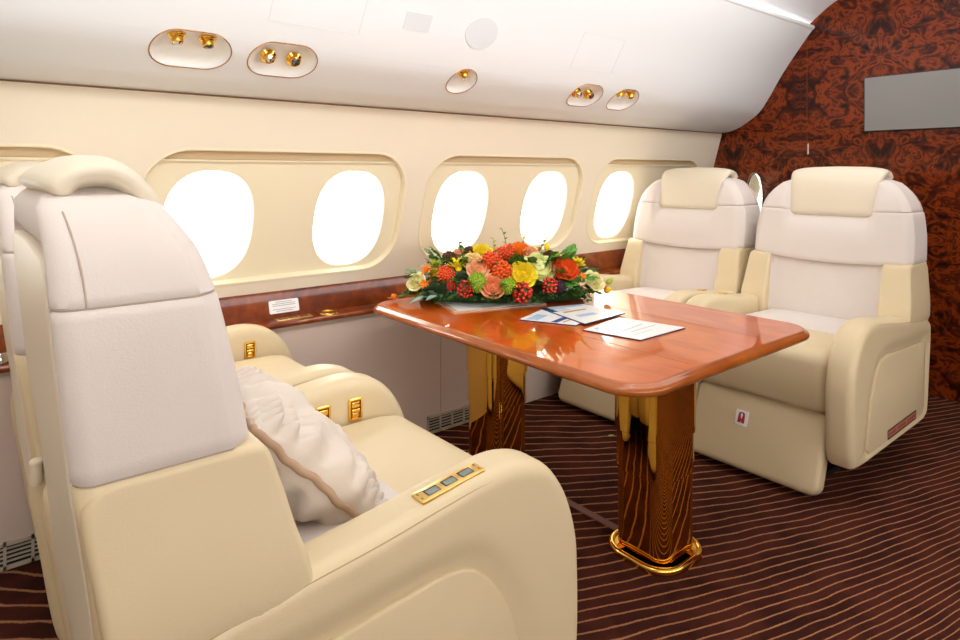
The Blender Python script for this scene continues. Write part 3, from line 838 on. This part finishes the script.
# ------------------------------------------------------------------ flowers
FC = Vector((1.81, 2.045, .715)); fz = math.atan2(-.603, .798)
fa = empty('flower_arrangement', FC, fz)
rnd = random.Random(11)
def orient(n, roll=0):
    q = Vector((0, 0, 1)).rotation_difference(Vector(n).normalized()).to_matrix().to_4x4()
    return q @ Matrix.Rotation(roll, 4, 'Z')
def rose(r, layers=((3, .28, .95), (4, .5, .9), (5, .75, .75), (6, 1.0, .55)), seed=0):
    rn = random.Random(seed); o = MB()
    for li, (n, rr, hh) in enumerate(layers):
        for k in range(n):
            a0 = 2*math.pi*(k/n)+li*.6+rn.uniform(-.1, .1); wid = 2*math.pi/n*.72; V = []; nu, nv = 7, 6
            for i in range(nv+1):
                v = i/nv
                for j in range(nu+1):
                    u = -1+2*j/nu
                    edge = (1-.25*u*u*v)
                    rad = r*rr*(.25+.75*math.sin(min(1, v*1.05)*math.pi/2))*(1+.14*v*v*li/3+rn.uniform(-.01, .01))
                    z = r*(-.55+ (hh+.55)*v*edge)-r*.16*(v**4)*li*.5
                    a = a0+u*wid*(.55+.45*math.sin(v*math.pi*.8+.3))
                    rad *= 1-.05*u*u
                    V.append(Vector((rad*math.cos(a), rad*math.sin(a), z)))
            F = [(i*(nu+1)+j, i*(nu+1)+j+1, (i+1)*(nu+1)+j+1, (i+1)*(nu+1)+j) for i in range(nv) for j in range(nu)]
            o.add(V, F)
    V, F = lathe([(0, -r*.6), (r*.35, -r*.55), (r*.75, -r*.25), (r*.8, .0), (r*.35, r*.3), (.0, r*.55)], 16); o.add(V, F)
    return o
def ball(r, sub=2, jitter=0, rn=rnd):
    bm = bmesh.new(); bmesh.ops.create_icosphere(bm, subdivisions=sub, radius=r)
    V = [v.co*(1+rn.uniform(-jitter, jitter)) for v in bm.verts]; F = [tuple(v.index for v in f.verts) for f in bm.faces]; bm.free(); return V, F
def berries(r, n=34, s=.17):
    o = MB()
    for k in range(n):
        z = 1-1.25*(k+.5)/n; ph = k*2.39996; q = math.sqrt(max(0, 1-z*z)); d = r*rnd.uniform(.75, 1.0)
        V, F = ball(r*s*rnd.uniform(.85, 1.15), 2); o.add(V, F, 0, Matrix.Translation((d*q*math.cos(ph), d*q*math.sin(ph), d*z)))
    V, F = ball(r*.7, 2); o.add(V, F, 1)
    return o
def pom(r):
    o = MB(); n = 150
    V, F = ball(r*.86, 2, .03); o.add(V, F)
    for k in range(n):
        z = 1-2*(k+.5)/n; ph = k*2.39996; q = math.sqrt(1-z*z); d = Vector((q*math.cos(ph), q*math.sin(ph), z))
        V, F = lathe([(0, r*.7), (r*.08, r*.8), (r*.05, r*.97), (0, r*rnd.uniform(1.0, 1.1))], 5, orient(d)); o.add(V, F)
    return o
def leafblade(Lg, w, fold=.25, curl=.3):
    V = []; n = 6
    for i in range(n+1):
        t = i/n; ww = w*math.sin(math.pi*t**.8)*(.999) if i < n else 0.0002
        x = Lg*t; z = -curl*Lg*t*t
        V += [Vector((x, -ww, z+fold*ww)), Vector((x, 0, z)), Vector((x, ww, z+fold*ww))]
    F = []
    for i in range(n):
        for j in range(2): F.append((i*3+j, i*3+j+1, (i+1)*3+j+1, (i+1)*3+j))
    return V, F
def sprig(Lg, pairs, w, leafL, curl=.35):
    o = MB(); path = [(Lg*t, 0, Lg*.18*math.sin(t*2.4)-curl*Lg*t*t) for t in [k/8 for k in range(9)]]
    V, F = tube(path, [.0016*(1-.6*k/8) for k in range(9)], 5); o.add(V, F)
    for k in range(pairs):
        t = .2+.8*(k+.5)/pairs; p = Vector((Lg*t, 0, Lg*.18*math.sin(t*2.4)-curl*Lg*t*t))
        for s in (-1, 1):
            V, F = leafblade(leafL*(1.15-.5*t), w, .25, .3)
            o.add(V, F, 0, Matrix.Translation(p) @ Matrix.Rotation(s*R(52), 4, 'Z') @ Matrix.Rotation(R(rnd.uniform(-20, 15)), 4, 'Y'))
    V, F = leafblade(leafL*.8, w, .25, .3); o.add(V, F, 0, Matrix.Translation(path[-1]))
    return o
# moss mound
rings = []
for k in range(9):
    a = R(90*k/8); rings.append([Vector((.36*math.cos(a)*math.cos(p), .135*math.cos(a)*math.sin(p), .125*math.sin(a))) for p in [2*math.pi*j/28 for j in range(28)]])
V, F = loft(rings[:-1]); mesh_obj('moss_base', V, F, M_['foam'], fa, 180)
FL = [('rose_cream',-0.372,0.086,0.086,0.033),('small_orange',-0.331,0.127,0.077,0.020),('lily',-0.327,0.078,0.126,0.025),('craspedia',-0.286,0.079,0.147,0.029),
('berries_orange',-0.247,0.134,0.123,0.037),('spiky',-0.190,0.114,0.150,0.046),('brown',-0.232,0.043,0.179,0.030),('berries_red',-0.166,0.191,0.071,0.032),
('berries_red',-0.223,0.173,0.080,0.018),('rose_peachcream',-0.136,0.108,0.175,0.033),('rose_peach',-0.113,0.149,0.149,0.037),('rose_yellow',-0.095,0.027,0.208,0.038),
('brown',-0.146,0.002,0.203,0.022),('rose_peach',-0.197,-0.019,0.192,0.026),('pom',-0.118,0.187,0.098,0.040),('rose_coral',-0.055,0.201,0.084,0.040),
('berries_orange',-0.058,0.122,0.177,0.045),('berries_orange',0.012,0.063,0.206,0.038),('celosia',-0.016,0.165,0.142,0.040),('rose_orange',0.068,0.039,0.209,0.034),
('rose_peach',0.116,0.053,0.201,0.030),('small_orange',0.160,-0.004,0.201,0.017),('brown',0.204,-0.019,0.180,0.026),('bud_yellow',0.195,-0.021,0.215,0.017),
('pom_small',0.225,0.036,0.183,0.021),('rose_peachcream',0.262,0.040,0.170,0.026),('rose_green',0.143,0.133,0.157,0.056),('rose_yellow',0.069,0.174,0.127,0.046),
('rose_red',0.248,0.120,0.136,0.048),('craspedia',0.319,0.041,0.146,0.030),('pom',0.005,0.202,0.084,0.032),('berries_red',0.065,0.210,0.057,0.040),
('berries_red',0.179,0.185,0.080,0.032),('dark',0.223,0.175,0.075,0.024),('small_orange',0.324,0.111,0.102,0.017),('rose_cream',0.390,0.070,0.082,0.038),
('small_orange',0.445,0.019,0.034,0.022),('bud_yellow',0.455,0.023,0.030,0.017),('bud_green',0.465,0.016,0.068,0.017),
# the side towards the windows, seen only from elsewhere
('rose_yellow',-.28,-.10,.10,.038),('rose_peach',-.12,-.17,.10,.040),('rose_red',.05,-.17,.11,.042),('rose_cream',.2,-.15,.10,.04),('pom',-.2,-.14,.13,.035),('berries_red',.12,-.14,.14,.035),('rose_orange',.32,-.09,.09,.036),('rose_coral',-.02,-.10,.18,.038)]
NM = dict(rose_cream='f_cream', rose_yellow='f_yellow', rose_peach='f_peach', rose_coral='f_coral', rose_red='f_red', rose_green='f_green', rose_orange='f_orange', rose_peachcream='f_pcream')
ORI = Vector((0, .25, .25))
for i, (kd, x, y, z, r) in enumerate(FL):
    y = -y; r *= 1.07
    p = Vector((x, y, z)); n = Vector((x/.45**2, y/.22**2, z/.215**2)).normalized()
    n = (n+(Vector((.0, -.45, .3)) if y < -.02 else Vector((0, 0, .2)))).normalized()
    mx = Matrix.Translation(p-n*r*.35) @ orient(n, rnd.uniform(0, 6))
    if kd.startswith('rose'):
        lay = ((3, .2, .8), (4, .36, .82), (5, .54, .8), (6, .76, .7), (6, 1.0, .5))
        if kd == 'rose_green': lay = ((3, .22, .5), (5, .45, .55), (6, .75, .5), (7, 1.0, .35))
        if kd in ('rose_orange', 'rose_red'): lay = ((4, .45, .95), (6, .8, .85), (8, 1.0, .7))
        o = rose(r*1.08, lay, i); nm, m = 'rose', M_[NM[kd]]
    elif kd == 'berries_red': o = berries(r, 30, .19); nm, m = 'berry_cluster', [M_['f_berry'], M_['leaf_dark']]
    elif kd == 'berries_orange': o = berries(r, 70, .12); nm, m = 'berry_cluster', [M_['f_berryo'], M_['f_red']]
    elif kd == 'celosia': o = berries(r, 60, .16); nm, m = 'berry_cluster', [M_['f_red'], M_['f_red']]
    elif kd in ('pom', 'pom_small'): o = pom(r); nm, m = 'green_chrysanthemum', M_['f_pom']
    elif kd in ('brown',): o = berries(r, 80, .13); nm, m = 'seed_head', [M_['f_brown'], M_['f_brown']]
    elif kd == 'dark': o = pom(r); nm, m = 'dark_chrysanthemum', M_['f_dark']
    elif kd in ('spiky', 'lily', 'craspedia', 'small_orange'):
        o = MB(); cnt = {'spiky': 16, 'lily': 7, 'craspedia': 18, 'small_orange': 8}[kd]
        for k in range(cnt):
            V, F = leafblade(r*1.25, r*(.17 if kd == 'spiky' else .3), .4, .15 if kd in ('spiky', 'craspedia') else .5)
            o.add(V, F, 0, Matrix.Rotation(k*2.4, 4, 'Z') @ Matrix.Rotation(R(-(35+50*rnd.random())), 4, 'Y'))
        V, F = ball(r*.3, 2); o.add(V, F, 0, Matrix.Translation((0, 0, r*.2)))
        nm, m = {'spiky': ('spiky_yellow_flower', M_['f_yellow']), 'lily': ('orange_lily', M_['f_orange']), 'craspedia': ('yellow_blossom', M_['leaf_lime']), 'small_orange': ('orange_blossom', M_['f_orange'])}[kd]
        if kd == 'spiky': mx = Matrix.Translation(p-Vector((0, 0, .02))) @ orient((-.25, -.2, 1))
        if kd == 'craspedia' and x > 0: m = M_['f_yellow']
    else:
        o = MB(); V, F = lathe([(0, -r), (r*.55, -r*.7), (r*.75, 0), (r*.5, r*.7), (0, r*1.3)], 10); o.add(V, F)
        nm, m = 'bud', M_['f_yellow'] if kd == 'bud_yellow' else M_['leaf_lime']
    me = o.build(nm, m, fa, 180); me.matrix_local = mx
# foliage: sprigs share three meshes
kinds = [sprig(.10, 8, .009, .036).build('leaf_sprig', M_['leaf_dark'], fa, 180), sprig(.085, 7, .011, .030).build('leaf_sprig', M_['leaf'], fa, 180),
         sprig(.11, 6, .014, .042, .2).build('leaf_sprig', M_['leaf'], fa, 180)]
first = {0: True, 1: True, 2: True}; cnt = 0
for k in range(96):
    a = 2*math.pi*(k*.618) % (2*math.pi); ring = k % 3
    if k % 3 == 0 or k % 5 == 0: a = -math.pi*((k*.618) % 1.0)
    el = (.06, .35, .7)[ring]+rnd.uniform(-.1, .1)
    x = .37*math.cos(a)*math.cos(el); y = .15*math.sin(a)*math.cos(el); z = .02+.15*math.sin(el)
    kk = rnd.choice((0, 1, 2)) if ring else rnd.choice((0, 1, 0))
    o = kinds[kk] if first[kk] else kinds[kk].copy()
    if not first[kk]: C.objects.link(o)
    first[kk] = False
    yaw = math.atan2(y/.175**2, x/.40**2)+rnd.uniform(-.6, .6); sc = rnd.uniform(.7, 1.05)*(1 if ring else .95)
    o.matrix_local = Matrix.Translation((x*.93, y*.93, z)) @ Matrix.Rotation(yaw, 4, 'Z') @ Matrix.Rotation(-R((14, 24, 55)[ring]+rnd.uniform(-8, 12)), 4, 'Y') @ Matrix.Rotation(rnd.uniform(-.5, .5), 4, 'X') @ Matrix.Scale(sc, 4)
# a silvery pair of leaves at the left foot and tall thin sprigs on top
for (x, y, z, yaw, el, L_, m) in ((-.30, -.15, .03, -2.6, 5, .10, 'leaf_silver'), (-.27, -.17, .035, -2.2, 12, .085, 'leaf_silver'), (-.33, -.10, .05, -3.0, 50, .07, 'leaf_lime'), (.33, -.06, .15, -.5, 50, .07, 'leaf_lime'), (-.30, -.09, .14, -2.6, 60, .06, 'leaf_lime')):
    V, F = leafblade(L_, L_*.2, .3, .25); o = mesh_obj('leaf', V, F, M_[m], fa, 180)
    o.matrix_local = Matrix.Translation((x, y, z)) @ Matrix.Rotation(yaw, 4, 'Z') @ Matrix.Rotation(-R(el), 4, 'Y')
for (x, y, h, lean, m) in ((.03, .03, .285, (-.03, 0), 'leaf'), (.07, .02, .262, (.03, 0), 'leaf_lime'), (-.17, -.02, .245, (-.02, 0), 'f_brown'), (.14, -.01, .25, (.05, 0), 'leaf'), (-.03, .02, .245, (-.01, 0), 'leaf_lime')):
    o = MB(); path = [(lean[0]*t*t, 0, .12+(h-.12)*t) for t in (0, .3, .6, .8, 1)]
    V, F = tube(path, .0013, 5); o.add(V, F)
    for k in range(5):
        t = .5+.5*k/4; V, F = leafblade(.024, .0075, .2, .2)
        o.add(V, F, 0, Matrix.Translation((lean[0]*t*t, 0, .12+(h-.12)*t)) @ Matrix.Rotation(k*2.5, 4, 'Z') @ Matrix.Rotation(-R(35), 4, 'Y'))
    q = o.build('top_sprig', M_[m], fa, 180); q.location = (x, y, 0)
tag(fa, 'long low arrangement of orange, yellow and red flowers with green leaves on the table', 'flower arrangement')
# fallen bloom on the table and a fallen leaf on the carpet
o = MB()
for k in range(14):
    V, F = leafblade(.03, .009, .4, .3); o.add(V, F, 0, Matrix.Rotation(k*2.4, 4, 'Z') @ Matrix.Rotation(R(-(20+60*rnd.random())), 4, 'Y'))
V, F = ball(.014, 2); o.add(V, F, 0, Matrix.Translation((0, 0, .012)))
V, F = leafblade(.028, .009, .3, .1); o.add(V, F, 1, Matrix.Rotation(3.4, 4, 'Z') @ Matrix.Rotation(R(-25), 4, 'Y'))
q = o.build('orange_bloom', [M_['f_orange'], M_['leaf']], None, 180); q.location = (1.415, 2.29, .712)
tag(q, 'loose small orange bloom on the table corner left of the arrangement', 'flower')
V, F = leafblade(.035, .008, .3, -.1); q = mesh_obj('fallen_leaf', [v+Vector((0, 0, .004)) for v in V], F, M_['leaf_lime'], None, 180); q.location = (2.36, 1.92, .002); q.rotation_euler = (0, 0, -.5)
tag(q, 'tiny yellow-green leaf fallen on the striped carpet behind the near gold column', 'leaf')

# ------------------------------------------------------------------ ledge fittings
o = MB(); tdir = Vector((0, 2.587-2.554, .742-.640)).normalized(); tn = Vector((0, -tdir.z, tdir.y))
q = lambda a, c, h: Vector((1.05+a, 2.570, .690))+tdir*c+tn*h
V, F = prism(rrect(.128, .054, .006, 4), -.001, .0015, q); o.add(V, F, 0)
for k in range(6):
    if k == 3: continue
    y = .019-k*.0075; w = .05 if k not in (0, 5) else .035
    V, F = prism([(-w, y-.0012), (w, y-.0012), (w, y+.0012), (-w, y+.0012)], .0015, .002, q); o.add(V, F, 1)
tag(o.build('instruction_label', [M_['white_paper'], M_['grey_ink']]), 'small white label with lines of tiny grey print on the veneered strip under the window', 'label')
o = MB(); q = lambda a, c, h: Vector((1.07+a, 2.518+c, .646+h))
V, F = puff(rrect(.155, .042, .005, 4), .005, .0015, lambda a, c, h: q(a, c, h+.001), n=2, caps=1); o.add(V, F, 0)
for k in (-1, 0, 1):
    V, F = puff(rrect(.034, .022, .004, 3, k*.045, 0), .004, .0015, lambda a, c, h: q(a, c, h+.004), n=2, caps=1); o.add(V, F, 1)
tag(o.build('switch_panel', [M_['gold_satin'], M_['brown_trim']]), 'long gold switch panel set in the veneered ledge below the white label', 'switch panel')
def cup(x, lab):
    V, F = lathe([(.030, -.02), (.030, .004), (.034, .007), (.043, .006), (.045, .002), (.045, -.003), (.04, -.02)], 32, Matrix.Translation((x, 2.515, .646)))
    o = mesh_obj('cup_holder', V, F, M_['gold'], None, 50); tag(o, lab, 'cup holder')
cup(1.225, 'round polished gold cup holder in the window ledge beside the table corner')
# chrome lid on the ledge at the far left edge
V, F = lathe([(0, 0), (.03, 0), (.03, .028), (.026, .034), (0, .036)], 24, Matrix.Translation((.10, 2.52, .6462)))
tag(mesh_obj('chrome_knob', V, F, M_['chrome'], None, 50), 'shiny chrome round knob on the veneered ledge at the far left edge', 'knob')
def grille(x0, x1, lab):
    o = MB(); y = 2.488
    o.box(x0, x1, y-.008, y, .0, .012); o.box(x0, x1, y-.008, y, .074, .086)
    n = max(2, round((x1-x0)/.075))
    for k in range(n+1):
        x = x0+(x1-x0-.008)*k/n; o.box(x, x+.008, y-.008, y, .0, .086)
    for k in range(4): z = .022+k*.0135; o.box(x0, x1, y-.006, y-.001, z, z+.005)
    o.box(x0, x1, y-.0012, y-.0004, .005, .08, 1)
    tag(o.build('air_grille', [M_['grille'], M_['black']]), lab, 'air grille', 'air grilles along the foot of the window wall')
grille(-.62, .62, 'pale slotted air grille at the foot of the wall, far left behind the foreground seat')
grille(1.72, 2.30, 'pale slotted air grille at the foot of the wall, behind the far gold table column')

# ------------------------------------------------------------------ on the bulkhead
sc = empty('wall_monitor', (XB, 1.17, 1.497))
o = MB(); V, F = puff(rrect(.585, .326, .006, 3, 0, .159), .022, .003, lambda a, c, h: Vector((-.008-h, a, c)), n=2, caps=1); o.add(V, F); o.build('frame', M_['black'], sc)
o = MB(); V, F = prism(rrect(.575, .316, .003, 3, 0, .159), 0, .0015, lambda a, c, h: Vector((-.0190-h, a, c))); o.add(V, F); o.build('screen', M_['screen'], sc)
tag(sc, 'flat wall monitor with grey reflecting screen on the burl wood bulkhead', 'monitor')
mo = empty('oval_mirror', (XB, 2.145, 1.08))
ov = [(.055*math.cos(2*math.pi*k/40), .165*math.sin(2*math.pi*k/40)) for k in range(40)]
V, F = tube([Vector((-.004, a, c)) for a, c in ov], .007, 8, True); mesh_obj('frame', V, F, M_['chrome'], mo)
V, F = prism(ov, 0, .004, lambda a, c, h: Vector((-h, a, c))); mesh_obj('glass', V, F, M_['mirror'], mo)
tag(mo, 'narrow oval mirror with chrome rim on the burl bulkhead, between the two facing seats', 'mirror')
o = MB(); V, F = puff(rrect(.012, .07, .005, 4), .01, .003, lambda a, c, h: Vector((XB-.004-h, 1.79+a, 1.40+c)), n=2, caps=1); o.add(V, F)
tag(o.build('door_latch', M_['chrome']), 'slim chrome latch on the vertical joint of the burl bulkhead', 'latch')

# ------------------------------------------------------------------ light
w = bpy.data.worlds.new('sky'); bpy.context.scene.world = w; w.use_nodes = True
w.node_tree.nodes['Background'].inputs[0].default_value = (1, .99, .97, 1); w.node_tree.nodes['Background'].inputs[1].default_value = 8.0
def area(name, loc, rot, sx, sy, e, col=(1, .99, .975)):
    l = bpy.data.lights.new(name, 'AREA'); l.shape = 'RECTANGLE'; l.size = sx; l.size_y = sy; l.energy = e; l.color = col
    o = bpy.data.objects.new(name, l); C.objects.link(o); o.location = loc; o.rotation_euler = rot; return o
area('ceiling_wash_lamp', (1.3, .75, 2.40), (0, 0, 0), 5.2, .9, 24)
area('cove_lamp', (1.3, .95, 2.12), (R(80), 0, 0), 5.0, .25, 20, (1, .995, .985))
area('aisle_window_daylight', (1.0, -.80, 1.05), (R(80), 0, 0), 4.6, .45, 17, (1, .99, .97))

# ------------------------------------------------------------------ camera
F_ = 632.0; yaw = R(50.55)
cam = bpy.data.cameras.new('camera'); co = bpy.data.objects.new('camera', cam); C.objects.link(co)
cam.sensor_width = 36; cam.lens = F_/960*36; cam.clip_start = .02
cam.shift_y = -(320-172.5)/960
co.location = (0, 0, 1.25); co.rotation_euler = (R(90), 0, -yaw+0*R(0))
fwd = Vector((math.cos(yaw), math.sin(yaw), 0))
fwd = Vector((.6354, .7722, 0)); co.rotation_euler = fwd.to_track_quat('-Z', 'Y').to_euler()
sce = bpy.context.scene; sce.camera = co
sce.view_settings.view_transform = 'Standard'; sce.view_settings.look = 'None'; sce.view_settings.gamma = 1
sce.view_settings.exposure = 0.08
